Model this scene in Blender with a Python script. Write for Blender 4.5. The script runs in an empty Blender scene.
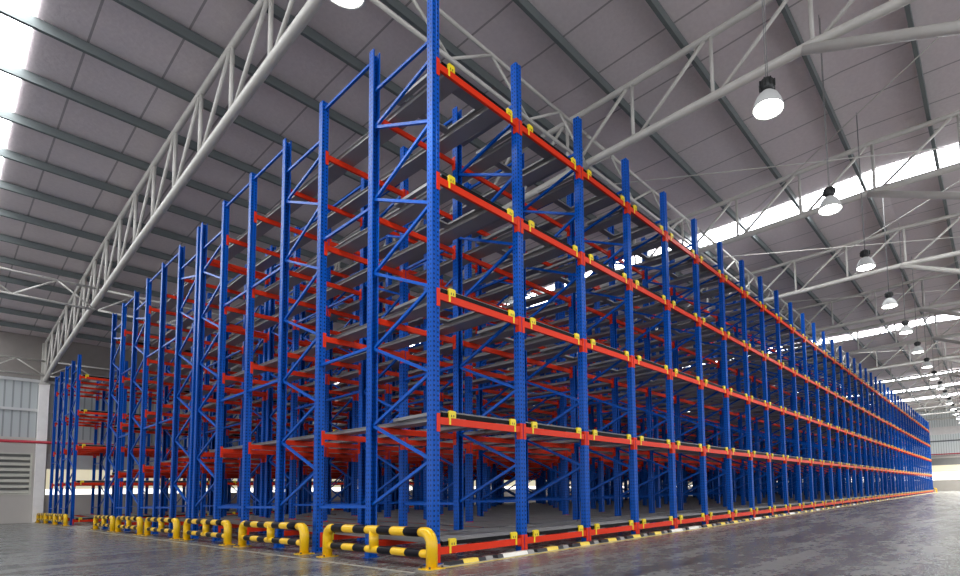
import bpy, bmesh, math, random
from mathutils import Vector, Matrix
random.seed(7)
C = bpy.context.scene.collection
sc = bpy.context.scene
PI = math.pi

# ------------------------------------------------------------------ what shows (individual things); the rest is merged as stuff
ALL = False
VIS = {}
#VIS_BEGIN
VIS = set()
for _g, _t in {
    'b0': '0 0 0,0 0 1,0 0 2,0 0 3,0 0 4,0 1 0,0 1 1,0 1 2,0 1 3,0 1 4,0 2 0,0 2 1,0 2 2,0 2 3,0 2 4,0 3 0,0 3 1,0 3 2,0 3 3,0 3 4,0 4 0,0 4 1,0 4 2,0 4 3,0 4 4,0 5 0,0 5 1,0 5 2,0 5 3,0 5 4,0 6 1,0 6 2,0 6 3,0 6 4,1 0 0,1 0 1,1 0 2,1 0 3,1 0 4,1 1 1,1 1 2,1 1 3,1 1 4,1 2 1,1 2 2,1 2 3,1 2 4,1 3 1,1 3 2,1 3 3,1 3 4,1 4 1,1 4 2,1 4 3,1 4 4,1 5 1,1 5 2,1 5 3,1 5 4,1 6 1,1 6 2,1 6 3,1 6 4,2 0 0,2 0 1,2 0 2,2 0 3,2 0 4,2 1 1,2 1 2,2 1 3,2 1 4,2 2 1,2 2 2,2 2 4,2 3 1,2 3 2,2 3 4,2 4 1,2 4 2,2 4 4,2 5 1,2 5 2,2 6 1,2 6 2,2 6 3,2 6 4,3 0 0,3 0 1,3 0 2,3 0 3,3 0 4,3 1 1,3 1 2,3 1 3,3 1 4,3 2 1,3 2 2,3 2 4,3 3 1,3 3 2,3 3 4,3 4 1,3 4 2,3 4 4,3 5 1,3 5 2,3 5 3,3 6 1,3 6 2,4 0 0,4 0 1,4 0 2,4 0 3,4 0 4,4 1 1,4 1 2,4 1 3,4 1 4,4 2 1,4 2 2,4 3 1,4 3 2,4 3 4,4 4 1,4 4 2,4 4 4,4 5 1,5 0 0,5 0 1,5 0 2,5 0 3,5 0 4,5 1 1,5 1 2,5 1 3,5 1 4,5 2 1,5 2 2,5 4 1,5 4 2,5 5 1,5 5 2,6 0 0,6 0 1,6 0 2,6 0 3,6 0 4,6 1 1,6 1 2,6 1 3,6 1 4,6 2 1,6 2 2,6 5 1,7 0 0,7 0 1,7 0 2,7 0 3,7 0 4,7 1 1,7 1 2,7 1 3,7 1 4,7 2 1,7 3 1,7 6 1,8 0 0,8 0 1,8 0 2,8 0 3,8 0 4,8 1 2,8 1 3,8 2 1,8 2 2,9 0 0,9 0 1,9 0 2,9 0 3,9 0 4,9 1 3,9 2 1,10 0 0,10 0 1,10 0 2,10 0 3,10 0 4,11 0 0,11 0 1,11 0 2,11 0 3,11 0 4,12 0 0,12 0 1,12 0 2,12 0 3,12 0 4,13 0 0,13 0 1,13 0 2,13 0 3,13 0 4,14 0 0,14 0 2,14 0 3,14 0 4,15 0 4',
    'b1': '0 0 1,0 0 2,0 0 3,0 0 4,0 1 1,0 1 2,0 1 3,0 1 4,0 2 1,0 2 2,0 2 3,0 2 4,0 3 1,0 3 2,0 3 3,0 3 4,0 4 1,0 4 2,0 4 3,0 4 4,0 5 1,0 5 2,0 5 3,0 5 4,0 6 1,0 6 2,0 6 3,0 6 4,1 0 1,1 0 2,1 0 3,1 1 1,1 1 2,1 2 1,1 2 2,1 2 3,1 3 1,1 3 2,1 3 3,1 3 4,1 4 1,1 4 2,1 4 3,1 5 1,1 5 2,1 5 3,1 6 2,1 6 3,1 6 4,2 0 1,2 0 2,2 1 1,2 1 2,2 1 4,2 3 1,2 3 2,2 4 1,2 4 2,2 5 1,2 5 2,2 5 4,2 6 3,3 3 1,3 3 2,3 4 1,3 4 2',
    'b2': '0 0 0,0 0 1,0 0 2,0 0 3,0 0 4,0 1 2,0 1 3,0 1 4,0 2 1,0 2 2,0 2 3,0 2 4,0 3 2,0 3 3,0 3 4,0 4 2,0 4 3,0 4 4,1 0 1,1 0 2,1 0 3,1 1 2,2 0 1,2 0 2,2 2 2,3 0 1',
    'c0': '0 0,0 1,0 2,0 3,0 4,1 0,1 1,1 2,1 3,1 4,2 0,2 1,2 2,2 3,2 4,3 0,3 1,3 2,3 3,3 4,4 0,4 1,4 2,4 3,4 4,5 0,5 1,5 2,5 3,5 4,6 0,6 1,6 2,6 3,6 4,7 0,7 1,7 2,7 3,7 4,8 0,8 1,8 2,8 3,8 4,9 0,9 1,9 2,9 3,9 4,10 0,10 1,10 2,10 3,10 4,11 0,11 1,11 2,11 3,11 4,12 0,12 1,12 2,12 3,12 4,13 0,13 1,13 2,13 3,13 4,14 0,14 1,14 2,14 3,14 4,15 0,15 1,15 2,15 3,15 4,16 0,16 1,16 2,16 3,16 4,17 0,17 1,17 2,17 3,17 4,18 0,18 1,18 2,18 3,18 4,19 0,19 1,19 2,19 3,19 4,20 0,20 1,20 2,20 3,20 4,21 0,21 1,21 2,22 0,22 1,22 3,23 0,24 0,24 1,25 0,25 1,27 0,27 1,30 0,32 0,33 0,36 0',
    'c1': '0 0,0 1,0 2,0 3,0 4,1 0,1 2,1 3,1 4,2 0,2 2,2 3,2 4,3 0,3 2,3 3,4 0,5 0,5 3,7 0,10 0,11 0,12 0,13 0,27 0',
    'c2': '0 0,0 1,0 2,0 3,0 4,1 0,1 1,1 2,1 3,1 4,2 0,2 1,2 2,2 3,2 4,3 0,3 1,3 2,3 3,3 4,4 0,4 1,4 2,4 3,5 0,5 1,5 4,6 0,6 1,7 0,7 1,7 4,9 0,10 0,10 1,10 4,12 1',
    'f0': '0 0,0 1,0 2,1 0,1 1,1 2,2 0,2 1,2 2,3 0,3 1,3 2,4 0,4 1,4 2,5 0,5 1,5 2,6 0,6 1,6 2,7 0,7 1,7 2,8 0,8 1,8 2,9 0,9 1,9 2,10 0,10 1,10 2,11 0,11 1,11 2,12 0,12 1,12 2,13 0,13 1,13 2,14 0,14 1,14 2,15 0,15 1,15 2,16 0,16 1,16 2,17 0,17 1,17 2,18 0,18 1,18 2,19 0,19 1,19 2,20 0,20 1,20 2,21 0,21 1,21 2,22 0,22 1,22 2,23 0,23 1,23 2,24 0,24 1,24 2,25 0,25 1,25 2,26 0,26 1,26 2,27 0,27 1,28 0,28 1,28 2,29 0,29 1,30 0,30 1,30 2,31 0,31 1,32 0,32 1,32 2,33 0,33 1,33 2,34 0,34 1,34 2,35 0,35 1,35 2,36 0,36 1,36 2,37 0,37 1,38 0,38 1,39 0,39 1,40 0,40 1,41 0,41 1,41 2',
    'f1': '0 0,0 1,0 2,1 0,1 1,1 2,2 0,2 1,2 2,3 0,3 1,3 2,4 0,4 1,4 2,5 0,5 1,5 2,6 1,6 2,7 0,7 1,7 2,8 0,8 1,8 2,9 0,9 1,9 2,10 0,10 1,10 2,11 0,11 1,11 2,12 0,12 1,12 2,13 0,13 2,14 0,14 2,15 0,15 1,15 2,16 0,16 2,17 2,18 1,18 2,19 2,20 0,21 2,22 2,23 1,24 1,24 2,25 2,27 2,28 0,29 0,30 2,36 1,36 2,39 1,40 2',
    'f2': '0 0,0 1,1 0,1 1,2 0,2 1,3 0,3 1,4 0,4 1,5 0,5 1,6 1,7 0,7 1,8 0,9 1,11 0,11 1,12 1,13 0,13 1',
    'l0': '0 0,0 1,0 2,0 3,0 4,1 0,1 1,1 2,1 3,1 4,2 0,2 1,2 2,2 3,2 4,3 0,3 1,3 2,3 3,3 4,4 0,4 1,4 2,4 3,4 4,5 0,5 1,5 2,5 3,5 4,6 0,6 1,6 2,6 3,6 4,7 0,7 1,7 2,7 3,7 4,8 0,8 1,8 2,8 3,8 4,9 0,9 1,9 2,9 3,9 4,10 0,10 1,10 2,10 3,10 4,11 0,11 1,11 2,11 3,11 4,12 0,12 1,12 2,12 3,12 4,13 0,13 1,13 2,13 3,13 4,14 0,14 1,14 2,14 3,14 4,15 0,15 1,15 2,15 3,15 4,16 0,16 1,16 2,16 3,16 4,17 0,17 1,17 2,17 3,17 4,18 0,18 1,18 2,18 3,18 4,19 0,19 1,19 2,19 3,19 4,20 0,20 1,20 2,20 3,20 4,21 0,21 1,21 2,21 3,21 4,22 0,22 1,22 2,22 3,22 4,23 0,23 1,23 2,23 3,23 4,24 0,24 1,24 2,24 3,24 4,25 0,25 1,25 2,25 3,25 4,26 0,26 1,26 2,26 3,26 4,27 0,27 1,27 2,27 3,27 4,28 1,28 2,28 3,28 4,29 0,29 1,29 2,29 3,29 4,30 0,30 1,30 2,30 3,30 4,31 1,31 2,31 3,31 4,32 0,32 1,32 2,32 3,32 4,33 0,33 1,33 2,33 3,33 4,34 2,34 3,34 4,35 0,35 1,35 2,35 3,35 4,36 0,36 1,36 2,36 3,36 4,37 2,37 3,37 4,38 2,38 3,38 4,39 0,39 2,39 3,39 4,40 0,40 2,40 3,40 4',
    'l1': '0 0,0 1,0 2,0 3,0 4,1 0,1 1,1 2,1 3,1 4,2 0,2 1,2 2,2 3,2 4,3 0,3 1,3 2,3 3,3 4,4 0,4 1,4 2,4 3,4 4,5 0,5 1,5 2,5 3,6 0,6 1,6 2,6 3,6 4,7 0,7 1,7 3,8 0,8 1,8 3,8 4,9 0,9 1,9 3,9 4,10 0,10 1,10 3,10 4,11 0,11 1,11 3,11 4,12 0,12 1,12 4,13 0,13 4,15 0,17 0,17 1,18 0,19 0,20 1',
    'l2': '0 0,0 1,0 2,0 3,0 4,1 0,1 1,1 2,1 3,1 4,2 0,2 1,2 2,2 3,2 4,3 0,3 1,3 3,3 4,4 0,4 1,4 3,4 4,5 0,5 1,5 4,6 0,6 3,6 4,7 0,8 4,9 4',
    's0': '0 4,1 4,2 4,3 4,4 4,6 4,8 4,9 4,11 4,13 4,14 4,16 4,17 4,18 4,19 4,21 4,22 4,23 4,29 4,31 4,36 4,37 4,38 4',
    's1': '0 4,1 4,2 4,8 4,10 4,12 4,13 4,14 4,15 4,18 4',
    's2': '0 4,1 4,2 4,3 4,4 4,5 4,8 4',
}.items():
    for _q in _t.split(','): VIS.add((_g[0], int(_g[1])) + tuple(map(int, _q.split())))
#VIS_END

ORD = ['first','second','third','fourth','fifth','sixth','seventh','eighth','ninth','tenth','eleventh','twelfth','thirteenth','fourteenth',
       'fifteenth','sixteenth','seventeenth','eighteenth','nineteenth','twentieth']
TENS = {20:'twenty', 30:'thirty', 40:'forty'}
def od(n):            # 1-based ordinal word
    if n <= 20: return ORD[n-1]
    t, u = n//10*10, n % 10
    if u == 0: return {30:'thirtieth', 40:'fortieth'}[t]
    return TENS[t] + '-' + ORD[u-1]
LEV = ['floor level', 'second level', 'third level', 'fourth level', 'top level']

# ------------------------------------------------------------------ materials
def nodemat(name):
    m = bpy.data.materials.new(name); m.use_nodes = True
    nt = m.node_tree; b = nt.nodes['Principled BSDF']
    return m, nt, b
def N(nt, t, **kw):
    n = nt.nodes.new(t)
    for k, v in kw.items(): setattr(n, k, v)
    return n
def mth(nt, op, a, b=None, c=None):
    n = nt.nodes.new('ShaderNodeMath'); n.operation = op
    for i, v in enumerate((a, b, c)):
        if v is None: continue
        if isinstance(v, (int, float)): n.inputs[i].default_value = v
        else: nt.links.new(v, n.inputs[i])
    return n.outputs[0]
def mix(nt, f, a, b):
    n = nt.nodes.new('ShaderNodeMix'); n.data_type = 'RGBA'
    if isinstance(f, (int, float)): n.inputs[0].default_value = f
    else: nt.links.new(f, n.inputs[0])
    for i, v in ((6, a), (7, b)):
        if isinstance(v, tuple): n.inputs[i].default_value = (*v, 1)
        else: nt.links.new(v, n.inputs[i])
    return n.outputs[2]
def paint(name, col, rough=0.35, metal=0.0, var=0.12, scale=3.0, spec=0.5):
    m, nt, b = nodemat(name)
    tc = N(nt, 'ShaderNodeTexCoord'); nz = N(nt, 'ShaderNodeTexNoise'); nz.inputs['Scale'].default_value = scale; nz.inputs['Detail'].default_value = 4
    nt.links.new(tc.outputs['Object'], nz.inputs['Vector'])
    c = mix(nt, nz.outputs['Fac'], tuple(x*(1-var) for x in col), tuple(min(1, x*(1+var)) for x in col))
    nt.links.new(c, b.inputs['Base Color'])
    b.inputs['Roughness'].default_value = rough; b.inputs['Metallic'].default_value = metal
    b.inputs['Specular IOR Level'].default_value = spec
    return m
def emis(name, col, s):
    m, nt, b = nodemat(name)
    tc = N(nt, 'ShaderNodeTexCoord'); nz = N(nt, 'ShaderNodeTexNoise'); nz.inputs['Scale'].default_value = 0.4
    nt.links.new(tc.outputs['Object'], nz.inputs['Vector'])
    b.inputs['Base Color'].default_value = (*[q*0.5 for q in col], 1)
    b.inputs['Emission Color'].default_value = (*col, 1)
    nt.links.new(mth(nt, 'MULTIPLY_ADD', nz.outputs['Fac'], 0.3*s, 0.85*s), b.inputs['Emission Strength'])
    return m
BLUE = (0.001, 0.080, 0.43)
M = {}
M['blue'] = paint('blue_paint', BLUE, 0.32, spec=0.15)
M['red'] = paint('red_paint', (0.70, 0.036, 0.010), 0.36, spec=0.18)
M['stop'] = paint('yellow_plastic', (0.86, 0.66, 0.015), 0.4)
M['guard'] = paint('guard_yellow', (0.86, 0.52, 0.006), 0.28)
M['black'] = paint('black_paint', (0.004, 0.004, 0.008), 0.4, spec=0.1)
M['rail'] = paint('lane_steel', (0.28, 0.268, 0.265), 0.38, 0.25)
M['cart'] = paint('cart_steel', (0.24, 0.235, 0.235), 0.42, 0.3)
M['cartdark'] = paint('cart_dark', (0.005, 0.005, 0.006), 0.45, spec=0.1)
M['truss'] = paint('truss_paint', (0.56, 0.54, 0.50), 0.38)
M['purlin'] = paint('purlin_steel', (0.14, 0.16, 0.16), 0.5, 0.1)
M['white'] = paint('white_paint', (0.85, 0.82, 0.80), 0.5)
M['plaster'] = paint('plaster', (0.46, 0.43, 0.40), 0.7, var=0.1, scale=0.8)
M['concrete'] = paint('concrete', (0.36, 0.34, 0.31), 0.7, var=0.12, scale=1.2)
M['pipe'] = paint('pipe_red', (0.38, 0.012, 0.03), 0.4)
M['girt'] = paint('girt', (0.5, 0.5, 0.5), 0.5)
M['eaveshade'] = paint('eave_shade', (0.24, 0.215, 0.20), 0.6)  # brownish tone is shade painted onto the top of the back wall
M['dark'] = paint('dark_metal', (0.02, 0.022, 0.022), 0.5)
M['refl'] = emis('reflector', (0.8, 0.81, 0.80), 0.15)
M['wire'] = paint('wire', (0.2, 0.2, 0.2), 0.5)
M['louver'] = paint('louver', (0.5, 0.49, 0.43), 0.5)
M['louverdark'] = paint('louver_gap', (0.20, 0.20, 0.19), 0.7)
M['sky'] = emis('skylight_sheet', (0.95, 0.98, 1.0), 12.0)
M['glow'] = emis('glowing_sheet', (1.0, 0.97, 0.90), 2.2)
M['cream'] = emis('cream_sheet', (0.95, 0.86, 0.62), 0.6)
M['lens'] = emis('lamp_lens', (1.0, 1.0, 0.92), 22.0)
M['floorstrip'] = paint('strip_paint', (0.40, 0.38, 0.33), 0.4, var=0.3, scale=5)
M['yellowline'] = paint('line_yellow', (0.72, 0.55, 0.10), 0.4, var=0.3, scale=6)

def perforated():
    m, nt, b = nodemat('blue_perforated')
    tc = N(nt, 'ShaderNodeTexCoord'); s = N(nt, 'ShaderNodeSeparateXYZ'); nt.links.new(tc.outputs['Object'], s.inputs[0])
    sn = N(nt, 'ShaderNodeSeparateXYZ'); nt.links.new(tc.outputs['Normal'], sn.inputs[0])
    x, y, z = s.outputs
    zc = mth(nt, 'ABSOLUTE', mth(nt, 'SUBTRACT', mth(nt, 'FRACT', mth(nt, 'DIVIDE', z, 0.075)), 0.5))
    zz = mth(nt, 'LESS_THAN', zc, 0.21)
    web = mth(nt, 'GREATER_THAN', mth(nt, 'ABSOLUTE', sn.outputs[1]), 0.7)
    u = mth(nt, 'LESS_THAN', mth(nt, 'ABSOLUTE', mth(nt, 'SUBTRACT', mth(nt, 'ABSOLUTE', x), 0.034)), 0.012)
    flange = mth(nt, 'GREATER_THAN', mth(nt, 'ABSOLUTE', sn.outputs[0]), 0.7)
    v = mth(nt, 'LESS_THAN', mth(nt, 'ABSOLUTE', mth(nt, 'SUBTRACT', mth(nt, 'ABSOLUTE', y), 0.030)), 0.011)
    hole = mth(nt, 'MULTIPLY', zz, mth(nt, 'ADD', mth(nt, 'MULTIPLY', web, u), mth(nt, 'MULTIPLY', flange, v)))
    nz = N(nt, 'ShaderNodeTexNoise'); nz.inputs['Scale'].default_value = 2.0; nt.links.new(tc.outputs['Object'], nz.inputs['Vector'])
    c = mix(nt, nz.outputs['Fac'], tuple(q*0.9 for q in BLUE), tuple(q*1.12 for q in BLUE))
    c = mix(nt, hole, c, (0.001, 0.012, 0.06))
    nt.links.new(c, b.inputs['Base Color']); b.inputs['Roughness'].default_value = 0.32; b.inputs['Specular IOR Level'].default_value = 0.15
    return m
M['post'] = perforated()

def floor_mat():
    m, nt, b = nodemat('polished_concrete')
    tc = N(nt, 'ShaderNodeTexCoord')
    mp = N(nt, 'ShaderNodeMapping'); mp.inputs['Scale'].default_value = (0.30, 1.5, 1); mp.inputs['Rotation'].default_value = (0, 0, 0.35)
    nt.links.new(tc.outputs['Object'], mp.inputs[0])
    n1 = N(nt, 'ShaderNodeTexNoise'); n1.inputs['Scale'].default_value = 1.1; n1.inputs['Detail'].default_value = 8; n1.inputs['Roughness'].default_value = 0.65
    nt.links.new(mp.outputs[0], n1.inputs['Vector'])
    n2 = N(nt, 'ShaderNodeTexNoise'); n2.inputs['Scale'].default_value = 5; n2.inputs['Detail'].default_value = 8; n2.inputs['Roughness'].default_value = 0.7
    nt.links.new(tc.outputs['Object'], n2.inputs['Vector'])
    f = mth(nt, 'MULTIPLY_ADD', n2.outputs['Fac'], 0.45, mth(nt, 'MULTIPLY', n1.outputs['Fac'], 0.55))
    r = N(nt, 'ShaderNodeValToRGB'); nt.links.new(f, r.inputs[0])
    r.color_ramp.elements[0].position = 0.375; r.color_ramp.elements[0].color = (0.045, 0.0465, 0.046, 1)
    r.color_ramp.elements[1].position = 0.66; r.color_ramp.elements[1].color = (0.27, 0.275, 0.262, 1)
    s = N(nt, 'ShaderNodeSeparateXYZ'); nt.links.new(tc.outputs['Object'], s.inputs[0])
    jx = mth(nt, 'LESS_THAN', mth(nt, 'ABSOLUTE', mth(nt, 'SUBTRACT', mth(nt, 'FRACT', mth(nt, 'DIVIDE', s.outputs[0], 7.3)), 0.5)), 0.0012)
    jy = mth(nt, 'LESS_THAN', mth(nt, 'ABSOLUTE', mth(nt, 'SUBTRACT', mth(nt, 'FRACT', mth(nt, 'DIVIDE', s.outputs[1], 7.3)), 0.5)), 0.0012)
    c = mix(nt, mth(nt, 'MULTIPLY', mth(nt, 'MAXIMUM', jx, jy), 0.6), r.outputs[0], (0.05, 0.05, 0.05))
    nt.links.new(c, b.inputs['Base Color'])
    nt.links.new(mth(nt, 'MULTIPLY_ADD', f, 0.42, 0.055), b.inputs['Roughness'])
    b.inputs['Specular IOR Level'].default_value = 0.36
    bp = N(nt, 'ShaderNodeBump'); bp.inputs['Strength'].default_value = 0.06; bp.inputs['Distance'].default_value = 0.02
    nt.links.new(n2.outputs['Fac'], bp.inputs['Height']); nt.links.new(bp.outputs[0], b.inputs['Normal'])
    return m
M['floor'] = floor_mat()

def roof_mat():
    m, nt, b = nodemat('roof_insulation')
    tc = N(nt, 'ShaderNodeTexCoord'); s = N(nt, 'ShaderNodeSeparateXYZ'); nt.links.new(tc.outputs['Object'], s.inputs[0])
    n2 = N(nt, 'ShaderNodeTexNoise'); n2.inputs['Scale'].default_value = 9; n2.inputs['Detail'].default_value = 6
    nt.links.new(tc.outputs['Object'], n2.inputs['Vector'])
    n1 = N(nt, 'ShaderNodeTexNoise'); n1.inputs['Scale'].default_value = 0.35; nt.links.new(tc.outputs['Object'], n1.inputs['Vector'])
    c = mix(nt, mth(nt, 'MULTIPLY_ADD', n2.outputs['Fac'], 0.6, mth(nt, 'MULTIPLY', n1.outputs['Fac'], 0.4)), (0.60, 0.525, 0.54), (0.82, 0.745, 0.755))
    seam = mth(nt, 'LESS_THAN', mth(nt, 'ABSOLUTE', mth(nt, 'SUBTRACT', mth(nt, 'FRACT', mth(nt, 'DIVIDE', mth(nt, 'ADD', s.outputs[0], 33.25), 1.5)), 0.5)), 0.016)
    c = mix(nt, mth(nt, 'MULTIPLY', seam, 0.75), c, (0.24, 0.22, 0.225))
    nt.links.new(c, b.inputs['Base Color']); b.inputs['Roughness'].default_value = 0.5; b.inputs['Specular IOR Level'].default_value = 0.35
    bp = N(nt, 'ShaderNodeBump'); bp.inputs['Strength'].default_value = 0.35; bp.inputs['Distance'].default_value = 0.03
    nt.links.new(n2.outputs['Fac'], bp.inputs['Height']); nt.links.new(bp.outputs[0], b.inputs['Normal'])
    return m
M['roof'] = roof_mat()

def cladding(axis):
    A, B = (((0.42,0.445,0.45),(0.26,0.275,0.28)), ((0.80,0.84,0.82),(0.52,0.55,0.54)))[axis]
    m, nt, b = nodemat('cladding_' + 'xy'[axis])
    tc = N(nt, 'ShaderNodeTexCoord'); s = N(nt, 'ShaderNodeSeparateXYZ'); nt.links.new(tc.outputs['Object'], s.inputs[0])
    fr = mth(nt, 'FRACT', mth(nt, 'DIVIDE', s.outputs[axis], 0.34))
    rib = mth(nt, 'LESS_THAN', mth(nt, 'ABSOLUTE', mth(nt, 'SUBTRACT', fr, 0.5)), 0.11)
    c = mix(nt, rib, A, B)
    nt.links.new(c, b.inputs['Base Color']); b.inputs['Roughness'].default_value = 0.45; b.inputs['Metallic'].default_value = 0.2
    bp = N(nt, 'ShaderNodeBump'); bp.inputs['Strength'].default_value = 0.5; bp.inputs['Distance'].default_value = 0.03
    nt.links.new(rib, bp.inputs['Height']); nt.links.new(bp.outputs[0], b.inputs['Normal'])
    return m
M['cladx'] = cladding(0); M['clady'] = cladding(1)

def kerb_mat(name='kerb_stripes', mid=(0.82, 0.62, 0.10), hw=0.14):
    m, nt, b = nodemat(name)
    tc = N(nt, 'ShaderNodeTexCoord'); s = N(nt, 'ShaderNodeSeparateXYZ'); nt.links.new(tc.outputs['Object'], s.inputs[0])
    y = mth(nt, 'LESS_THAN', mth(nt, 'ABSOLUTE', mth(nt, 'ADD', s.outputs[0], 0.02)), hw)
    w = mth(nt, 'GREATER_THAN', s.outputs[0], 0.26)
    c = mix(nt, y, (0.02, 0.02, 0.025), mid); c = mix(nt, mth(nt, 'MULTIPLY', w, 0.55), c, (0.5, 0.48, 0.45))  # pale end patch is sheen painted into the colour
    nt.links.new(c, b.inputs['Base Color']); b.inputs['Roughness'].default_value = 0.25
    return m
M['kerb'] = kerb_mat(); M['kerbsheen'] = kerb_mat('kerb_white_sheen', (0.80, 0.78, 0.72), 0.27)  # second kerb has white sheen painted across its middle

# ------------------------------------------------------------------ mesh building
class MB:
    def __init__(s): s.v = []; s.f = []; s.mi = []; s.sm = []; s.mats = []
    def mat(s, m):
        if m not in s.mats: s.mats.append(m)
        return s.mats.index(m)
    def add(s, vs, fs, m, smooth=False, X=None):
        o = len(s.v); i = s.mat(m)
        s.v += [tuple(X @ Vector(v)) if X else tuple(v) for v in vs]
        for f in fs: s.f.append(tuple(a+o for a in f)); s.mi.append(i); s.sm.append(smooth)
    def box(s, a, b, m, X=None):
        (x0,y0,z0),(x1,y1,z1) = a, b
        s.add([(x0,y0,z0),(x1,y0,z0),(x1,y1,z0),(x0,y1,z0),(x0,y0,z1),(x1,y0,z1),(x1,y1,z1),(x0,y1,z1)],
              [(0,3,2,1),(4,5,6,7),(0,1,5,4),(1,2,6,5),(2,3,7,6),(3,0,4,7)], m, X=X)
    def prism(s, poly, p0, p1, xa, ya, m, caps=True):     # polygon (2D, ccw) swept p0 -> p1 with axes xa, ya
        p0, p1, xa, ya = map(Vector, (p0, p1, xa, ya)); n = len(poly)
        vs = [p0 + xa*u + ya*w for u, w in poly] + [p1 + xa*u + ya*w for u, w in poly]
        fs = [(i, (i+1) % n, n+(i+1) % n, n+i) for i in range(n)]
        if caps: fs += [tuple(range(n-1, -1, -1)), tuple(range(n, 2*n))]
        s.add(vs, fs, m)
    def bar(s, p0, p1, w, h, m, up=(0,0,1)):              # rectangular bar
        p0, p1 = Vector(p0), Vector(p1); d = (p1-p0).normalized(); xa = d.cross(Vector(up))
        if xa.length < 1e-4: xa = d.cross(Vector((1,0,0)))
        xa.normalize(); ya = xa.cross(d)
        s.prism([(-w/2,-h/2),(w/2,-h/2),(w/2,h/2),(-w/2,h/2)], p0, p1, xa, ya, m)
    def tube(s, pts, r, m, n=10, caps=True, seg_m=None):  # round tube through points; seg_m: material per segment
        pts = [Vector(p) for p in pts]; rings = []
        up = None
        for i, p in enumerate(pts):
            t = (pts[min(i+1, len(pts)-1)] - pts[max(i-1, 0)]).normalized()
            if up is None:
                up = Vector((0,0,1)) if abs(t.z) < 0.9 else Vector((1,0,0))
            a = t.cross(up).normalized(); b2 = a.cross(t).normalized(); up = b2 if abs(b2.dot(t)) < 0.5 else up
            rr = r[i] if isinstance(r, (list, tuple)) else r
            rings.append([p + a*math.cos(2*PI*j/n)*rr + b2*math.sin(2*PI*j/n)*rr for j in range(n)])
        for i in range(len(pts)-1):
            mm = seg_m[i] if seg_m else m
            vs = rings[i] + rings[i+1]
            s.add(vs, [(j, (j+1) % n, n+(j+1) % n, n+j) for j in range(n)], mm, True)
        if caps:
            s.add(rings[0], [tuple(range(n))], m); s.add(rings[-1], [tuple(range(n-1, -1, -1))], m)
    def lathe(s, prof, m, c=(0,0,0), n=20):
        vs = []; fs = []
        for r, z in prof: vs += [(c[0]+r*math.cos(2*PI*j/n), c[1]+r*math.sin(2*PI*j/n), c[2]+z) for j in range(n)]
        for i in range(len(prof)-1): fs += [(i*n+j, i*n+(j+1) % n, (i+1)*n+(j+1) % n, (i+1)*n+j) for j in range(n)]
        s.add(vs, fs, m, True)
    def mesh(s, name):
        me = bpy.data.meshes.new(name); me.from_pydata(s.v, [], s.f)
        for m in s.mats: me.materials.append(m)
        me.polygons.foreach_set('material_index', s.mi); me.polygons.foreach_set('use_smooth', s.sm)
        bm = bmesh.new(); bm.from_mesh(me); bmesh.ops.remove_doubles(bm, verts=bm.verts, dist=1e-5) if any(s.sm) else None
        bmesh.ops.recalc_face_normals(bm, faces=bm.faces); bm.to_mesh(me); bm.free()
        me.update(); return me

def put(name, me, parent=None, loc=(0,0,0), rz=0.0):
    o = bpy.data.objects.new(name, me); C.objects.link(o)
    o.parent = parent; o.location = loc; o.rotation_euler = (0, 0, rz)
    return o
def tag(o, label, cat, group=None, kind='thing'):
    o['label'] = label; o['category'] = cat; o['kind'] = kind
    if group: o['group'] = group
    return o
def empty(name, loc, rz=0): return put(name, None, None, loc, rz)
def struct(name, mb, label=None):
    o = put(name, mb.mesh(name)); o['kind'] = 'structure'
    if label: o['label'] = label
    return o
def copy_tree(o, parent=None):
    c = o.copy(); C.objects.link(c); c.parent = parent
    for ch in list(o.children): copy_tree(ch, c)
    return c

# ------------------------------------------------------------------ rack dimensions (metres)
W = 1.783; NB = 41; H = 9.0
ROWS = [0, 1.76, 3.70, 5.46, 7.40, 9.30, 11.06]
FR = [(0, 1), (2, 3), (5, 6)]
LZ = [0.19, 2.14, 4.07, 5.92, 7.80]
def rise(y): return 0.20*y/11.06
YEND = 22.48
HALF = {0: dict(y=0.0, s=1, nb=NB, fr=FR, rows=range(7), singles=[4], ties=[(1,2),(3,4),(4,5)]),
        1: dict(y=YEND, s=-1, nb=NB, fr=FR, rows=range(7), singles=[4], ties=[(1,2),(3,4),(4,5)]),
        2: dict(y=30.3, s=1, nb=13, fr=FR[:2], rows=range(5), singles=[4], ties=[(1,2),(3,4)])}
HS = {0: 1.0, 1: 1.0, 2: 0.962}
TZ = [0.85, 3.60, 6.12, 8.85]

# post: omega section, web at -y, open at +y (local), about its own axis
PW, PD, T = 0.064, 0.070, 0.009
POST_POLY = [(-PW,-PD),(-0.02,-PD),(-0.014,-PD+0.008),(0.014,-PD+0.008),(0.02,-PD),(PW,-PD),(PW,PD),(PW-0.024,PD),(PW-0.024,PD-T),(PW-T,PD-T),(PW-T,-PD+T+0.006),(-PW+T,-PD+T+0.006),(-PW+T,PD-T),(-PW+0.024,PD-T),(-PW+0.024,PD),(-PW,PD)]
def add_post(mb, y, flip, x=0.0, hh=H):
    sg = -1 if flip else 1
    mb.prism([(u*sg, w*sg) for u, w in POST_POLY], (x, y, 0.02), (x, y, hh), (1,0,0), (0,1,0), M['post'])
def add_foot(mb, y, x=0.0):
    mb.box((x-0.10, y-0.085, 0), (x+0.10, y+0.085, 0.012), M['blue'])
    mb.box((x-0.075, y-0.065, 0.012), (x+0.075, y+0.065, 0.10), M['blue'])
def zigzag(D):
    a, b = 0.06, D-0.06
    seg = [((a, 8.25), (b, 8.25)), ((a, 7.93), (b, 7.58))]
    z = 7.56
    while z > 0.9:
        seg.append(((b, z), (a, z-0.66))); z -= 0.66
        if z < 0.9: break
        seg.append(((a, z-0.02), (b, z-0.67))); z -= 0.675
    return seg
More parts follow.
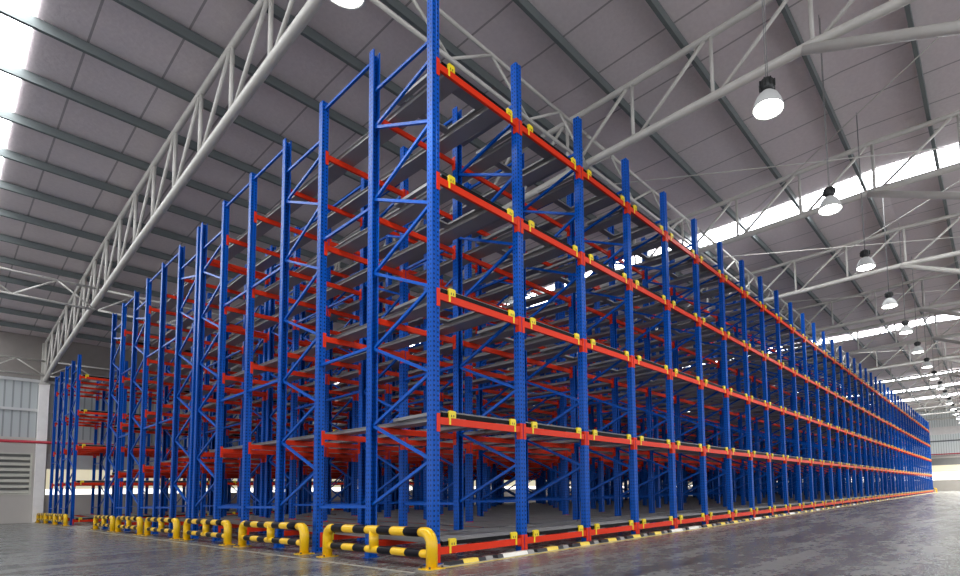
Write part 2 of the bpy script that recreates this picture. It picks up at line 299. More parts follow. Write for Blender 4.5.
def add_brace(mb, s, x=0.0, y0=0.0, sg=1):
    (ya, za), (yb, zb) = s
    mb.bar((x, y0+sg*ya, za), (x, y0+sg*yb, zb), 0.040, 0.048, M['blue'])
ME = {}
def cached(key, fn):
    if key not in ME:
        mb = MB(); fn(mb); ME[key] = mb.mesh(key if isinstance(key, str) else key[0])
    return ME[key]
me_post = cached('post', lambda mb: add_post(mb, 0, False))
me_foot = cached('foot_plate', lambda mb: add_foot(mb, 0))
def tie_mesh(L):
    def f(mb): mb.bar((0, 0.071, 0), (0, L-0.071, 0), 0.042, 0.05, M['blue'])
    return cached(('tie_bar', round(L, 3)), f)
stuff_frames = MB()

def frame_label(h, k, fi):
    back = ['at the long face', 'second back from it', 'third back from it']
    if h == 0:
        if k == 0: return 'blue upright frame of the near end face, ' + ['at the very corner', 'second back from the corner', 'third back from the corner'][fi]
        return 'blue upright frame, %s line from the near corner, %s' % (od(k+1), ['on the long face', 'second behind long face', 'third behind long face'][fi])
    if h == 1:
        w = ['rearmost', 'second from the rear', 'third from the rear'][fi]
        if k == 0: return 'blue upright frame of the near end face, %s of the large rack' % w
        return 'blue upright frame, %s line from the near end, %s of large rack' % (od(k+1), w)
    return 'blue upright frame of the small rack beyond the aisle, %s line, %s' % (od(k+1), ['aisle side', 'wall side'][fi])
def make_frame(h, k, fi):
    hd = HALF[h]; a, b = hd['fr'][fi]; D = ROWS[b]-ROWS[a]; sg = hd['s']
    yw = hd['y'] + sg*ROWS[a]; rz = 0 if sg == 1 else PI
    key = ('f', h, k, fi)
    ties = [(p, q) for p, q in hd['ties'] if p == b or (p == 4 and q == a) or (q == 4 and p == b)]
    if not (ALL or key in VIS):
        add_post(stuff_frames, yw, sg < 0, k*W, H*HS[h]); add_post(stuff_frames, yw+sg*D, sg > 0, k*W, H*HS[h])
        for s in zigzag(D): add_brace(stuff_frames, s, k*W, yw, sg)
        for p, q in ties:
            for z in TZ: stuff_frames.bar((k*W, hd['y']+sg*(ROWS[p]+0.06), z), (k*W, hd['y']+sg*(ROWS[q]-0.06), z), 0.042, 0.05, M['blue'])
        return
    r = tag(empty('upright_frame', (k*W, yw, 0), rz), frame_label(h, k, fi), 'rack frame', 'blue upright frames of the racking'); r.scale.z = HS[h]
    for i, y in enumerate((0, D)):
        put('post', me_post, r, (0, y, 0), 0 if i == 0 else PI)
        put('foot_plate', me_foot, r, (0, y, 0))
    near = (h == 0 and (k == 0 or (fi == 0 and k <= 14) or (fi == 1 and k <= 5))) or (k == 0)
    if near:
        for j, s in enumerate(zigzag(D)):
            put('diagonal_brace' if j else 'cross_brace', cached(('brace', round(D, 3), j), lambda mb, s=s: add_brace(mb, s)), r)
    else:
        put('bracing', cached(('bracing', round(D, 3)), lambda mb: [add_brace(mb, s) for s in zigzag(D)]), r)
    for p, q in ties:
        L = ROWS[q]-ROWS[p]
        for z in TZ: put('tie_bar', tie_mesh(L), r, (0, ROWS[p]-ROWS[a], z))
def make_single(h, k, row):
    hd = HALF[h]; sg = hd['s']; y = hd['y'] + sg*ROWS[row]
    key = ('s', h, k, row)
    if not (ALL or key in VIS):
        add_post(stuff_frames, y, sg < 0, k*W, H*HS[h]); add_foot(stuff_frames, y, k*W); return
    lab = {0: 'single blue post between frames, %s line from the near corner, front half', 1: 'single blue post between frames, %s line from the near end, rear half',
           2: 'single blue post at wall side of the small rack, %s line'}[h] % od(k+1)
    r = tag(empty('rack_post', (k*W, y, 0), 0 if sg == 1 else PI), lab, 'rack post', 'single blue posts of the racking'); r.scale.z = HS[h]
    put('post', me_post, r); put('foot_plate', me_foot, r)

# beams
BL = W - 2*PW
def add_beam(mb, X=None):
    poly = [(-0.025,-0.055),(0.025,-0.055),(0.025,0.03),(0.004,0.03),(0.0,0.055),(-0.025,0.055)]
    x0, x1 = -BL/2+0.006, BL/2-0.006
    p = [Vector((x0,0,0)), Vector((x1,0,0))]
    if X: 
        xa, ya = (X.to_3x3() @ Vector((0,1,0))), Vector((0,0,1)); p = [X @ q for q in p]
    else: xa, ya = Vector((0,1,0)), Vector((0,0,1))
    mb.prism(poly, p[0], p[1], xa, ya, M['red'])
def add_conn(mb, s, X=None):
    e = s*BL/2
    a, b = sorted((e, e-s*0.006)); mb.box((a, -0.028, -0.17), (b, 0.062, 0.11), M['red'], X)
    a, b = sorted((e-s*0.006, e+s*0.054)); mb.box((a, -0.036, -0.17), (b, -0.028, 0.11), M['red'], X)
    for z in (-0.13, -0.05, 0.06):
        a, b = sorted((e+s*0.02, e+s*0.036)); mb.box((a, -0.040, z-0.012), (b, -0.036, z+0.012), M['red'], X)
def add_stop(mb, s, X=None):
    XX = lambda *v: (X or Matrix.Identity(4)) @ Vector(v)
    c = s*(BL/2-0.17) + (0.06 if s < 0 else 0.0)
    mb.prism([(-0.062,0.056),(0.062,0.056),(0.062,0.150),(0.048,0.170),(-0.048,0.170),(-0.062,0.150)], XX(c,-0.034,0), XX(c,0.014,0), XX(1,0,0)-XX(0,0,0), (0,0,1), M['stop'])
    for q in (-0.02, 0.02): mb.box((c+q-0.007, -0.036, 0.07), (c+q+0.007, -0.0335, 0.105), M['dark'], X)
    t = c + 0.045*s
    mb.box((t-0.016, -0.032, -0.05), (t+0.016, -0.0255, 0.058), M['stop'], X)
me_beam = cached('rack_beam', add_beam)
me_conn = [cached(('end_connector', s), lambda mb, s=s: add_conn(mb, s)) for s in (-1, 1)]
me_stop = [cached(('pallet_stop', s), lambda mb, s=s: add_stop(mb, s)) for s in (-1, 1)]
stuff_beams = MB()
def beam_label(h, k, row, l):
    bay = od(k+1)
    if h == 0: w = 'on the long front face' if row == 0 else 'in %s post row back' % od(row+1)
    elif h == 1: w = 'on the rear face' if row == 0 else 'in %s post row from rear' % od(row+1)
    else: w = 'of small rack, ' + ('aisle face' if row == 0 else '%s row' % od(row+1))
    if h == 2: return 'red beam %s, %s bay, %s' % (w, bay, LEV[l])
    return 'red beam %s, %s bay from near corner, %s' % (w, bay, LEV[l])
def make_beam(h, k, row, l):
    hd = HALF[h]; sg = hd['s']; front = row in (0, 2, 4, 5)
    yl = ROWS[row] + (-0.042 if front else 0.042)
    y = hd['y'] + sg*yl; z = LZ[l]*HS[h] + rise(ROWS[row])
    flip = (sg == 1) != front
    x = k*W + W/2; key = ('b', h, k, row, l)
    if not (ALL or key in VIS):
        X = Matrix.Translation((x, y, z)) @ Matrix.Rotation(PI if flip else 0, 4, 'Z')
        add_beam(stuff_beams, X)
        for s in (-1, 1):
            if k < 12 or row == 0: add_conn(stuff_beams, s, X)
            if row == 0: add_stop(stuff_beams, s, X)
        return
    r = tag(put('rack_beam', me_beam, None, (x, y, z), PI if flip else 0), beam_label(h, k, row, l), 'beam', 'red beams of the racking')
    for me in me_conn: put('end_connector', me, r)
    if row == 0:
        for me in me_stop: put('pallet_stop', me, r)['label'] = 'yellow pallet stop'
    elif row == 2 and l == 0: put('pallet_stop', me_stop[0], r)['label'] = 'yellow pallet stop'

# lanes: two hat rails down the half rack, and a push-back cart nested at the face
def add_rail(mb, x, L, X=None):
    def P(u, y, w): return (x+u, y, w + rise(y))
    y0, y1 = -0.03, L-0.02
    parts = [((-0.145, 0.0), (0.145, 0.010)), ((-0.145, 0.010), (-0.137, 0.052)), ((0.137, 0.010), (0.145, 0.052)), ((-0.175, 0.052), (-0.11, 0.060)), ((0.11, 0.052), (0.175, 0.060)), ((-0.03, 0.010), (0.03, 0.04))]
    for (u0, w0), (u1, w1) in parts:
        vs = [P(u0,y0,w0),P(u1,y0,w0),P(u1,y1,w0),P(u0,y1,w0),P(u0,y0,w1),P(u1,y0,w1),P(u1,y1,w1),P(u0,y1,w1)]
        mb.add(vs, [(0,3,2,1),(4,5,6,7),(0,1,5,4),(1,2,6,5),(2,3,7,6),(3,0,4,7)], M['rail'], X=X)
RX = 0.46
me_rail = {}
for h in (0, 1, 2):
    L = ROWS[HALF[h]['rows'][-1]]
    me_rail[h] = [cached(('lane_rail', h, s), lambda mb, s=s, L=L: add_rail(mb, s*RX, L)) for s in (-1, 1)]
stuff_lanes = MB()
def make_lane(h, k, l):
    hd = HALF[h]; sg = hd['s']; X0 = (k*W + W/2, hd['y'], LZ[l]*HS[h] + 0.057); rz = 0 if sg == 1 else PI
    key = ('l', h, k, l)
    if not (ALL or key in VIS):
        X = Matrix.Translation(X0) @ Matrix.Rotation(rz, 4, 'Z')
        for s in (-1, 1): add_rail(stuff_lanes, s*RX, ROWS[hd['rows'][-1]], X)
        return
    w = {0: 'running back from the long front face', 1: 'in the rear half', 2: 'of the small rack'}[h]
    r = tag(empty('pallet_lane', X0, rz), 'grey steel rail lane %s, %s bay, %s' % (w, od(k+1), LEV[l]), 'rail lane', 'grey pallet lanes of the racking')
    for me in me_rail[h]: put('lane_rail', me, r)
def add_cart_frame(mb, X=None):
    for s in (-1, 1): mb.box((s*0.70-0.04, 0.05, 0.0), (s*0.70+0.04, 1.30, 0.05), M['cart'], X)
    mb.box((-0.66, 0.06, 0.012), (0.66, 0.34, 0.046), M['cart'], X); mb.box((-0.66, 1.14, 0.012), (0.66, 1.30, 0.046), M['cart'], X)
    for s in (-1, 1): mb.box((s*0.30-0.05, 0.34, 0.012), (s*0.30+0.05, 1.14, 0.046), M['cart'], X)
def add_cart_front(mb, X=None):
    mb.prism([(-0.100,-0.060),(-0.02,-0.060),(-0.02,0.006),(-0.100,0.002)], tuple((X or Matrix()) @ Vector((-0.76,0,0))), tuple((X or Matrix()) @ Vector((0.76,0,0))), (X.to_3x3() if X else Matrix.Identity(3)) @ Vector((0,1,0)), (0,0,1), M['cartdark'])
    mb.prism([(-0.100,0.002),(-0.02,0.006),(-0.02,0.036),(-0.050,0.036)], tuple((X or Matrix()) @ Vector((-0.76,0,0))), tuple((X or Matrix()) @ Vector((0.76,0,0))), (X.to_3x3() if X else Matrix.Identity(3)) @ Vector((0,1,0)), (0,0,1), M['cart'])
me_cf = cached('cart_frame', add_cart_frame); me_cb = cached('front_bar', add_cart_front)
stuff_carts = MB()
def make_cart(h, k, l):
    hd = HALF[h]; sg = hd['s']; X0 = (k*W + W/2, hd['y'] + sg*0.055, LZ[l]*HS[h] + 0.057 + 0.062 + rise(1.3)*0.5); rz = 0 if sg == 1 else PI
    key = ('c', h, k, l)
    if not (ALL or key in VIS):
        X = Matrix.Translation(X0) @ Matrix.Rotation(rz, 4, 'Z')
        add_cart_frame(stuff_carts, X); add_cart_front(stuff_carts, X); return
    w = {0: 'behind front beam', 1: 'on rear face', 2: 'on small rack'}[h]
    r = tag(empty('push_cart', X0, rz), 'grey push-back cart %s, %s bay from near corner, %s' % (w, od(k+1), LEV[l]), 'pallet cart', 'grey push-back carts of the racking')
    put('cart_frame', me_cf, r); put('front_bar', me_cb, r)['label'] = 'dark front bar'

for h, hd in HALF.items():
    for k in range(hd['nb']+1):
        for fi in range(len(hd['fr'])): make_frame(h, k, fi)
        for row in hd['singles']: make_single(h, k, row)
    for k in range(hd['nb']):
        for l in range(5):
            for row in hd['rows']: make_beam(h, k, row, l)
            make_lane(h, k, l); make_cart(h, k, l)
for nm, mb, lab, cat in (('inner_framework', stuff_frames, 'blue frames hidden deep inside the racking', 'rack frame'),
                         ('inner_beamwork', stuff_beams, 'red beams crowded deep inside the racking', 'beam'),
                         ('inner_railwork', stuff_lanes, 'grey lane rails crowded deep inside the racking', 'rail lane'),
                         ('inner_cartwork', stuff_carts, 'grey carts on the far side of the racking', 'pallet cart')):
    if mb.f: tag(put(nm, mb.mesh(nm)), lab, cat, None, 'stuff')

# ------------------------------------------------------------------ yellow end guards
def guard_proto():
    L = 3.05; r = 0.078; ht = 0.50; bend = 0.17
    r0 = empty('rack_guard', (0, 0, 0))
    for s, y in ((1, 0.0), (-1, L)):
        pts = [(0, y, 0.012), (0, y, ht-bend)] + [(0, y + s*bend*(1-math.cos(a)), ht-bend + bend*math.sin(a)) for a in [PI/2*i/7 for i in range(1, 8)]] + [(0, y+s*(bend+0.10), ht)]
        mb = MB(); mb.tube(pts, [r]*8 + [r]*(len(pts)-10) + [r*0.92, r*0.86], M['guard'], 14); put('end_leg', mb.mesh('end_leg'), r0)
        mb = MB(); mb.box((-0.13, y-0.13, 0), (0.13, y+0.13, 0.014), M['guard'])
        for bx in (-0.1, 0.1):
            for by in (-0.1, 0.1): mb.lathe([(0.0, 0.03), (0.014, 0.03), (0.014, 0.0)], M['dark'], (bx, y+by, 0.012), 8)
        put('base_plate', mb.mesh('base_plate'), r0)
    ya, yb = bend+0.08, L-bend-0.08; n = 7
    pts = [(0, ya + (yb-ya)*i/n, ht) for i in range(n+1)]
    mb = MB(); mb.tube(pts, 0.070, M['guard'], 12, True, [M['black'] if i % 2 == 0 else M['guard'] for i in range(n)]); put('top_rail', mb.mesh('top_rail'), r0)['label'] = 'black and yellow striped top rail'
    ya, yb = 0.05, L-0.05; cuts = [ya, 0.22] + [0.22 + (L-0.44)*i/7 for i in range(1, 8)] + [yb]
    pts = [(0, y, 0.20) for y in cuts]
    mb = MB(); mb.tube(pts, 0.061, M['guard'], 12, True, [M['guard']] + [M['black'] if i % 2 == 0 else M['guard'] for i in range(7)] + [M['guard']]); put('lower_rail', mb.mesh('lower_rail'), r0)['label'] = 'black and yellow striped lower rail'
    mb = MB(); mb.tube([(0, L/2, 0.20), (0, L/2, ht)], 0.07, M['guard'], 12); put('middle_post', mb.mesh('middle_post'), r0)
    return r0
gp = guard_proto()
for i in range(6):
    g = gp if i == 0 else copy_tree(gp)
    g.location = (-0.30, -0.40 + 3.95*i, 0)
    tag(g, 'yellow and black tube guard rail on the floor, %s from the near rack corner' % od(i+1), 'guard rail', 'yellow guard rails along the rack end')
for i in range(3):
    g = copy_tree(gp); g.location = (-0.30, 29.6 + 3.35*i, 0)
    tag(g, 'small distant yellow guard rail at the end of the small rack, %s one' % ['nearest', 'middle', 'furthest'][i], 'guard rail', 'yellow guard rails along the rack end')
g = copy_tree(gp); g.location = (NB*W+0.35, -0.4, 0)
tag(g, 'tiny yellow guard rail at the far end of the long rack face', 'guard rail', 'yellow guard rails along the rack end')

# ------------------------------------------------------------------ floor kerb guides along the long face
mb = MB(); mb.prism([(-0.085,0.0),(0.085,0.0),(0.055,0.06),(-0.055,0.06)], (-0.40,0,0), (0.40,0,0), (0,1,0), (0,0,1), M['kerb'])
me_k = mb.mesh('floor_kerb')
mb = MB(); mb.prism([(-0.085,0.0),(0.085,0.0),(0.055,0.06),(-0.055,0.06)], (-0.40,0,0), (0.40,0,0), (0,1,0), (0,0,1), M['kerbsheen'])
me_kw = mb.mesh('floor_kerb')
mb = MB()
for s in (-1, 1):
    mb.lathe([(0.0,0.004),(0.022,0.004),(0.022,0.0)], M['dark'], (s*0.3, 0, 0.06), 8)
me_kb = mb.mesh('bolt')
for k in range(NB):
    for j in range(2):
        wt = (j == 1 and k in (0, 3)) or (j == 0 and k == 4) or (j == 1 and k > 5 and k % 2 == 0)
        o = put('floor_kerb', me_kw if wt else me_k, None, (k*W + 0.42 + j*0.90, -0.30, 0.0))
        tag(o, 'low black and %s floor kerb, %s bay from near corner, %s piece' % ('white' if wt else 'yellow', od(k+1), ['first', 'second'][j]), 'floor kerb', 'striped floor kerbs along the long face')
        if k < 10: put('bolts', me_kb, o)
mb = MB(); mb.box((-0.25, -0.46, 0.0), (NB*W+0.2, -0.16, 0.004), M['floorstrip']); mb.box((-0.25, -0.50, 0.0), (NB*W+0.2, -0.455, 0.005), M['yellowline'])
struct('floor_marking', mb, 'pale painted strip with a yellow edge along the long rack face')
mb = MB(); mb.box((-0.68, -0.5, 0.0), (-0.62, 40.0, 0.004), M['floorstrip'])
struct('floor_marking', mb, 'thin pale line on the floor along the guard rails')

# ------------------------------------------------------------------ shell
XL, XR, YB, YF = -26.0, 93.0, 40.0, -26.0
mb = MB(); mb.add([(XL,YF,0),(XR,YF,0),(XR,YB,0),(XL,YB,0)], [(0,1,2,3)], M['floor']); struct('floor', mb)
ZB = [(40,8.62),(35.8,9.15),(25.8,9.83),(18,10.28),(13,10.47),(8.4,10.66),(3.5,10.82),(0,10.85),(-3.8,10.91),(-8,10.73),(-26,9.9)]
ZT = [(40,11.05),(23,12.18),(14,12.48),(8,12.55),(2.4,12.45),(-1.5,12.52),(-3.8,12.60),(-8,12.40),(-26,11.5)]
def itp(tab, y):
    for (a, za), (b, zb) in zip(tab, tab[1:]):
        if b <= y <= a: return za + (zb-za)*(y-a)/(b-a)
    return tab[0][1] if y > tab[0][0] else tab[-1][1]
def zr(y): return itp(ZT, y) + 0.39
SKY = [-4.15, 17.5, 39.4, 60.8, 69.6, 78.0]; SW = 0.72
ys = [40, 31, 23, 18, 14, 8, 2.4, -1.5, -3.8, -8, -14, -20, -26]
mb = MB(); xs = [XL, XR]
vs = [(x, y, zr(y)) for y in ys for x in xs]
mb.add(vs, [(2*i, 2*i+1, 2*i+3, 2*i+2) for i in range(len(ys)-1)], M['roof']); struct('ceiling', mb, 'grey mauve insulated roof sheets with seams')
for i, x in enumerate(SKY):
    mb = MB(); vs = [(q, y, zr(y)-0.03) for y in ys[:-2] for q in (x-SW, x+SW)]
    mb.add(vs, [(2*j, 2*j+1, 2*j+3, 2*j+2) for j in range(len(ys)-3)], M['sky']); struct('window_%d' % (i+1), mb, 'glowing roof skylight strip')
# purlins
pys = [1.6 + 2.42*n for n in range(-8, 16)]
pys = [y for y in pys if y < 39.6]
for i, y in enumerate(sorted(pys)):
    mb = MB(); z = itp(ZT, y)+0.09
    mb.prism([(-0.04,0),(0.065,0),(0.065,0.03),(0.052,0.03),(0.052,0.012),(-0.026,0.012),(-0.026,0.253),(0.09,0.253),(0.09,0.265),(-0.04,0.265)], (XL, y, z), (XR, y, z), (0,1,0), (0,0,1), M['purlin'])
    o = put('roof_purlin', mb.mesh('roof_purlin'))
    tag(o, 'dark steel roof purlin spanning the hall, %s one out from the back wall' % od(len(pys)-i), 'purlin', 'dark roof purlins')

# ------------------------------------------------------------------ roof trusses
BAY = 7.34; TX0 = -0.30
YN = [-13.68 + 2.42*n for n in range(23)]           # panel nodes
YN = [y for y in YN if y < 39.7] + [39.75]
def truss_parts(mb_top, mb_bot, webs):
    pts = [(0, y, itp(ZT, y)) for y in YN]; mb_top.tube(pts, 0.085, M['truss'], 10)
    pts = [(0, y, itp(ZB, y)) for y in YN]; mb_bot.tube(pts, 0.105, M['truss'], 12)
    for i in range(len(YN)):
        y = YN[i]; mb = MB(); mb.tube([(0, y, itp(ZB, y)), (0, y, itp(ZT, y))], 0.052, M['truss'], 8); webs.append(('vertical_web', mb))
        if i+1 < len(YN):
            y2 = YN[i+1]; mb = MB()
            mb.tube([(0, y+0.12, itp(ZT, y)), (0, y2-0.15, itp(ZB, y2))], 0.047, M['truss'], 8); webs.append(('diagonal_web', mb))
mt, mbm, webs = MB(), MB(), []
truss_parts(mt, mbm, webs)
m_top, m_bot = mt.mesh('top_chord'), mbm.mesh('bottom_chord'); m_webs = [(n, w.mesh(n)) for n, w in webs]
allw = MB()
for n, w in webs:
    o = len(allw.v); allw.v += w.v; allw.f += [tuple(a+o for a in f) for f in w.f]; allw.mi += [0]*len(w.f); allw.sm += w.sm
allw.mats = [M['truss']]; m_allw = allw.mesh('web')
mk = MB(); mk.tube([(0, -3.8, 10.88), (0, -13.2, 7.05)], 0.11, M['truss'], 12); m_knee = mk.mesh('knee_brace')
for n in range(-3, 13):
    r = empty('roof_truss', (TX0 + n*BAY, 0, 0))
    if n == 0: lab = 'pale tubular roof truss above the near rack end, springing from the wall column'
    elif n == -1: lab = 'pale tubular roof truss one bay outside the near rack end'
    elif n < -1: lab = 'pale tubular roof truss %s bays outside the near rack end' % ['', '', 'two', 'three'][-n]
    else: lab = 'pale tubular roof truss, %s along the long rack from its near end' % od(n)
    tag(r, lab, 'roof truss', 'pale roof trusses across the hall')
    put('top_chord', m_top, r); put('bottom_chord', m_bot, r); put('knee_brace', m_knee, r)
    if n in (0, 1, 2, 3):
        for nm, me in m_webs: put(nm, me, r)
    else: put('web', m_allw, r)
# lengthwise trusses between the roof trusses
def jack(L, zt, zb, nz=3):
    mb = MB(); mb.tube([(0.05,0,zt),(L-0.05,0,zt)], 0.05, M['truss'], 8)
    t = mb.mesh('top_chord'); mb = MB(); mb.tube([(0.05,0,zb),(L-0.05,0,zb)], 0.05, M['truss'], 8); b = mb.mesh('bottom_chord')
    ws = []
    for i in range(2*nz):
        mb = MB(); x0, x1 = L*i/(2*nz), L*(i+1)/(2*nz)
        z0, z1 = (zb, zt) if i % 2 == 0 else (zt, zb)
        mb.tube([(max(x0, .05), 0, z0), (min(x1, L-.05), 0, z1)], 0.035, M['truss'], 8); ws.append(mb.mesh('diagonal_web'))
    return t, b, ws
for yj, zt, zb, ns, nm in ((2.5, 11.72, 10.78, range(-1, 12), 'above the long rack face'), (24.3, 10.45, 9.5, range(-3, 8), 'behind the large rack'), (39.5, 9.85, 8.95, range(-3, 12), 'against the back wall')):
    t, b, ws = jack(BAY, zt, zb)
    for n in ns:
        r = empty('tie_truss', (TX0 + n*BAY, yj, 0))
        q = 'from near end, %s bay' % od(n+1) if n >= 0 else ['', 'first bay outside rack', 'second bay outside rack', 'third bay outside rack'][-n]
        tag(r, 'light lengthwise truss %s, %s' % (nm, q), 'truss', 'light lengthwise trusses')
        put('top_chord', t, r); put('bottom_chord', b, r)
        for w in ws: put('diagonal_web', w, r)
# cross rods
for n in range(1, 9):
    for j, (ya, yb) in enumerate(((7.0, -6.3), (-9.4, 0.6))):
        mb = MB(); mb.tube([(TX0+n*BAY, ya, 11.45), (TX0+(n+1)*BAY, yb, 11.45)], 0.016, M['truss'], 6)
        tag(put('brace_rod', mb.mesh('brace_rod')), 'thin roof brace rod in %s truss bay, %s' % (od(n+1), ['falling toward the rack start', 'crossing it'][j]), 'rod', 'thin crossing brace rods under the roof')
# columns at the back wall and along the front aisle
def column_proto():
    r = empty('wall_column', (0,0,0))
    mb = MB(); mb.box((-0.21,-0.2,0),(0.21,0.2,8.45), M['white']); put('shaft', mb.mesh('shaft'), r)
    mb = MB(); mb.box((-0.16,-0.15,8.45),(0.16,0.15,11.0), M['truss']); mb.box((-0.24,-0.23,8.40),(0.24,0.23,8.47), M['truss']); put('cap_post', mb.mesh('cap_post'), r)
    return r
cp = column_proto()
for i, n in enumerate(range(-3, 13)):
    c = cp if i == 0 else copy_tree(cp)
    c.location = (TX0+n*BAY, YB-0.26, 0)
    tag(c, 'white square wall column under the roof truss %s' % ('near the louvred vent' if n == 0 else ('%s along the back wall' % od(n+1) if n > 0 else '%s outside the rack end' % od(-n))), 'column', 'white columns on the back wall')
mb = MB(); mb.box((-0.2,-0.2,0),(0.2,0.2,7.2), M['white']); m_c = mb.mesh('aisle_column')
for n in range(-3, 13):
    tag(put('aisle_column', m_c, None, (TX0+n*BAY, -13.2, 0)), 'white square column across the aisle carrying the knee brace, %s row' % od(n+4), 'column', 'white columns across the aisle')

# ------------------------------------------------------------------ walls
XV0, XV1 = -6.9, -0.60            # louvred vent opening
def wall_slab(name, a, b, m, lab): 
    mb = MB(); mb.box(a, b, m); return struct(name, mb, lab)
Y0 = YB
mb = MB(); mb.box((XL, Y0, 0), (XR, Y0+0.2, 1.66), M['plaster']); mb.box((XL, Y0, 4.2), (XR, Y0+0.2, 5.15), M['plaster'])
mb.box((XV1, Y0, 1.66), (0.0, Y0+0.2, 4.2), M['plaster']); mb.box((XL, Y0, 1.66), (XV0, Y0+0.2, 4.2), M['plaster']); struct('wall_back', mb, 'pale plastered lower back wall')
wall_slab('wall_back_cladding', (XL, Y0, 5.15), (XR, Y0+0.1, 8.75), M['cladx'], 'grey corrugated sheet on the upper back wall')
wall_slab('wall_back_shaded', (XL, Y0, 8.75), (XR, Y0+0.1, 11.6), M['eaveshade'], 'back wall sheet below the eaves with shade painted in brownish')
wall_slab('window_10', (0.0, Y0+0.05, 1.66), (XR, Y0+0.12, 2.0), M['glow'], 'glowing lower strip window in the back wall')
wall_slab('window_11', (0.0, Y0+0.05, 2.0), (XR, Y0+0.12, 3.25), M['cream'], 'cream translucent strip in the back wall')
wall_slab('trim_1', (0.0, Y0-0.02, 3.25), (XR, Y0+0.12, 4.2), M['girt'], 'grey band above the strip window')
X0 = XR
wall_slab('wall_far', (X0, YF, 0), (X0+0.2, YB, 1.72), M['concrete'], 'plain grey lower wall at the far end')
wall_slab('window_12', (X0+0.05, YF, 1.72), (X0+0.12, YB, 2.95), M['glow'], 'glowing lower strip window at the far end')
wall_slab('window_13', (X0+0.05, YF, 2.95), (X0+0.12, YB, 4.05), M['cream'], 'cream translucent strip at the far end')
wall_slab('trim_2', (X0-0.02, YF, 4.05), (X0+0.12, YB, 5.15), M['louverdark'], 'dark louvred band at the far end')
wall_slab('trim_3', (X0-0.02, YF, 5.15), (X0+0.12, YB, 5.6), M['plaster'], 'cream band at the far end')
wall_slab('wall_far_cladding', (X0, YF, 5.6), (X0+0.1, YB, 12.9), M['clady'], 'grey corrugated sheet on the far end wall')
wall_slab('trim_4', (X0-0.12, YF, 8.9), (X0, YB, 10.1), M['white'], 'white band across the far end wall')
wall_slab('trim_5', (X0-0.10, YF, 7.75), (X0, YB, 7.95), M['purlin'], 'dark girt across the far end wall')
wall_slab('trim_6', (X0-0.10, YF, 11.3), (X0, YB, 11.5), M['purlin'], 'dark upper girt across the far end wall')
for i, z in enumerate((6.75, 8.55)):
    wall_slab('trim_%d' % (7+i), (XL, Y0-0.12, z), (XR, Y0, z+0.16), M['girt'], 'light girt across the back wall')
# red pipes
mb = MB(); mb.tube([(XL, Y0-0.45, 4.85), (XR-0.6, Y0-0.45, 4.85)], 0.09, M['pipe'], 10)
o = tag(put('sprinkler_pipe', mb.mesh('sprinkler_pipe')), 'red sprinkler pipe running along the back wall', 'pipe')
mb = MB()
for i in range(16): mb.box((TX0+BAY*(i-3)-0.03, Y0-0.45, 4.82), (TX0+BAY*(i-3)+0.03, Y0-0.01, 4.88), M['girt'])
put('pipe_brackets', mb.mesh('pipe_brackets'), o)
mb = MB(); mb.tube([(XR-0.5, YF, 5.75), (XR-0.5, YB-0.3, 5.75)], 0.09, M['pipe'], 10)
o = tag(put('sprinkler_pipe', mb.mesh('sprinkler_pipe')), 'red sprinkler pipe running across the far end wall', 'pipe')
mb = MB()
for i in range(8): mb.box((XR-0.5, -22+8*i, 5.72), (XR-0.002, -21.94+8*i, 5.78), M['girt'])
put('pipe_brackets', mb.mesh('pipe_brackets'), o)
# louvred vent
r = tag(empty('wall_vent', ((XV0+XV1)/2, Y0, 1.66)), 'wide louvred wall vent with cream slats left of the column', 'vent')
hw = (XV1-XV0)/2
mb = MB(); mb.box((-hw, 0.16, 0), (hw, 0.2, 2.54), M['louverdark']); put('back_panel', mb.mesh('back_panel'), r)
mb = MB()
for a, b in (((-hw,-0.04,0),(hw,0.16,0.08)), ((-hw,-0.04,2.46),(hw,0.16,2.54)), ((-hw,-0.04,0.08),(-hw+0.08,0.16,2.46)), ((hw-0.08,-0.04,0.08),(hw,0.16,2.46))): mb.box(a, b, M['louver'])
put('vent_frame', mb.mesh('vent_frame'), r)
for i in range(7):
    mb = MB(); z = 0.12 + i*0.335
    mb.prism([(-0.02,0.0),(0.0,-0.03),(0.15,0.14),(0.13,0.17)], (-hw+0.08, 0, z), (hw-0.08, 0, z), (0,1,0), (0,0,1), M['louver'])
    put('louver_blade', mb.mesh('louver_blade'), r)

# ------------------------------------------------------------------ high bay lamps
def lamp_proto():
    r = empty('bay_lamp', (0,0,0))
    mb = MB(); mb.lathe([(0.05,0.33),(0.12,0.31),(0.19,0.24),(0.245,0.13),(0.275,0.03),(0.28,0.0),(0.265,0.0),(0.26,0.03),(0.23,0.13),(0.17,0.23),(0.05,0.32)], M['refl'], n=24); put('reflector', mb.mesh('reflector'), r)
    mb = MB(); mb.lathe([(0.0,0.012),(0.10,0.010),(0.264,0.02)], M['lens'], n=24); put('lens', mb.mesh('lens'), r)['label'] = 'bright glowing lens'
    mb = MB(); mb.lathe([(0.0,0.56),(0.10,0.56),(0.125,0.53),(0.125,0.40),(0.09,0.345),(0.05,0.34)], M['dark'], n=14)
    for i in range(8):
        a = 2*PI*i/8; mb.box((-0.01, 0.12, 0.40), (0.01, 0.15, 0.53), M['dark'], Matrix.Rotation(a, 4, 'Z'))
    put('ballast', mb.mesh('ballast'), r)['label'] = 'dark finned ballast housing'
    for x in (-0.05, 0.05):
        mb = MB(); mb.tube([(x, 0, 0.55), (x, 0, 5.12)], 0.008, M['wire'], 6); put('cable', mb.mesh('cable'), r)
    return r
lp = lamp_proto()
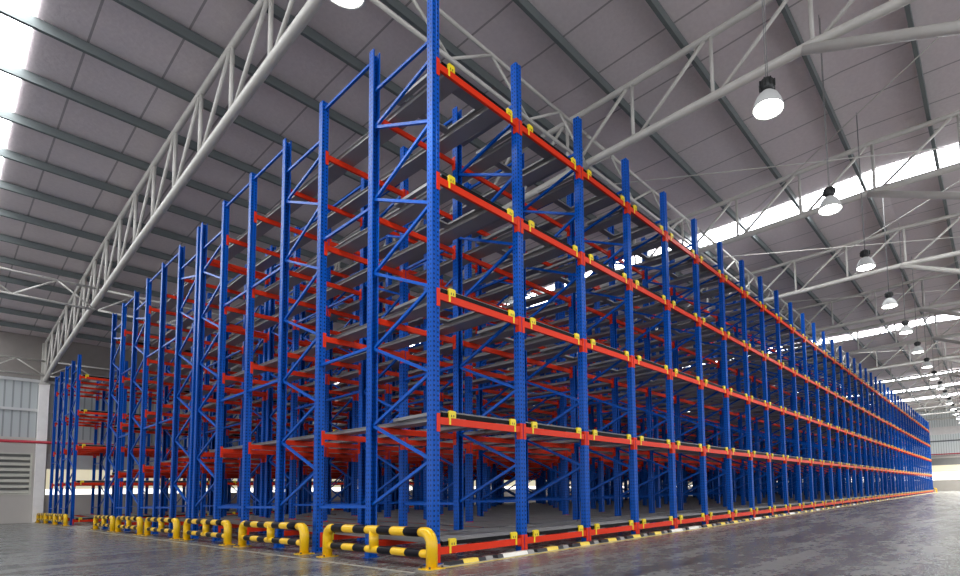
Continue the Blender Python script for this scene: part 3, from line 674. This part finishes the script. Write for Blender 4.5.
LX = [4.4, 8.75, 13.1, 17.6, 22.0, 26.4, 30.75, 35.1, 39.5] + [39.5+4.38*i for i in range(1, 12)]
spots = [(x, -3.8, 7.86, 'bright round hanging bay lamp over the aisle, %s along from the near end' % od(i+1)) for i, x in enumerate(LX)]
spots.append((-1.51, -0.17, 7.74, 'hanging bay lamp at the top edge outside the near rack end'))
for i, (x, y, z, lab) in enumerate(spots):
    o = lp if i == 0 else copy_tree(lp)
    o.location = (x, y, z); tag(o, lab, 'lamp', 'hanging bay lamps')
    ld = bpy.data.lights.new('bay_light', 'SPOT'); ld.energy = 420 if x < 42 else (1700 if x < 70 else 4200); ld.spot_size = math.radians(150); ld.spot_blend = 0.6; ld.shadow_soft_size = 0.2; ld.color = (1, 0.97, 0.9)
    lo = bpy.data.objects.new('bay_light', ld); C.objects.link(lo); lo.location = (x, y, z-0.03)

# ------------------------------------------------------------------ light, world, camera
w = bpy.data.worlds.new('world'); sc.world = w; w.use_nodes = True
bg = w.node_tree.nodes['Background']; bg.inputs[0].default_value = (0.93, 0.95, 1.0, 1); bg.inputs[1].default_value = 2.3

f, px, py = 518.0, 604.0, 455.9
yaw, pit, rol = math.radians(52.83), math.radians(4.03), math.radians(-1.35)
F = Vector((math.sin(yaw)*math.cos(pit), math.cos(yaw)*math.cos(pit), math.sin(pit)))
R = Vector((math.cos(yaw), -math.sin(yaw), 0)); U = R.cross(F)
c, s = math.cos(rol), math.sin(rol); R2 = R*c + U*s; U2 = U*c - R*s
cd = bpy.data.cameras.new('camera'); co = bpy.data.objects.new('camera', cd); C.objects.link(co)
m = Matrix((R2, U2, -F)).transposed().to_4x4(); m.translation = Vector((-4.619, -6.710, 1.0)); co.matrix_world = m
cd.sensor_fit = 'HORIZONTAL'; cd.sensor_width = 36; cd.lens = f/960*36
cd.shift_x = (480-px)/960; cd.shift_y = (py-288)/960
cd.clip_end = 500; cd.clip_start = 0.05
sc.camera = co
sc.view_settings.view_transform = 'Standard'; sc.view_settings.look = 'None'; sc.view_settings.exposure = 0.0
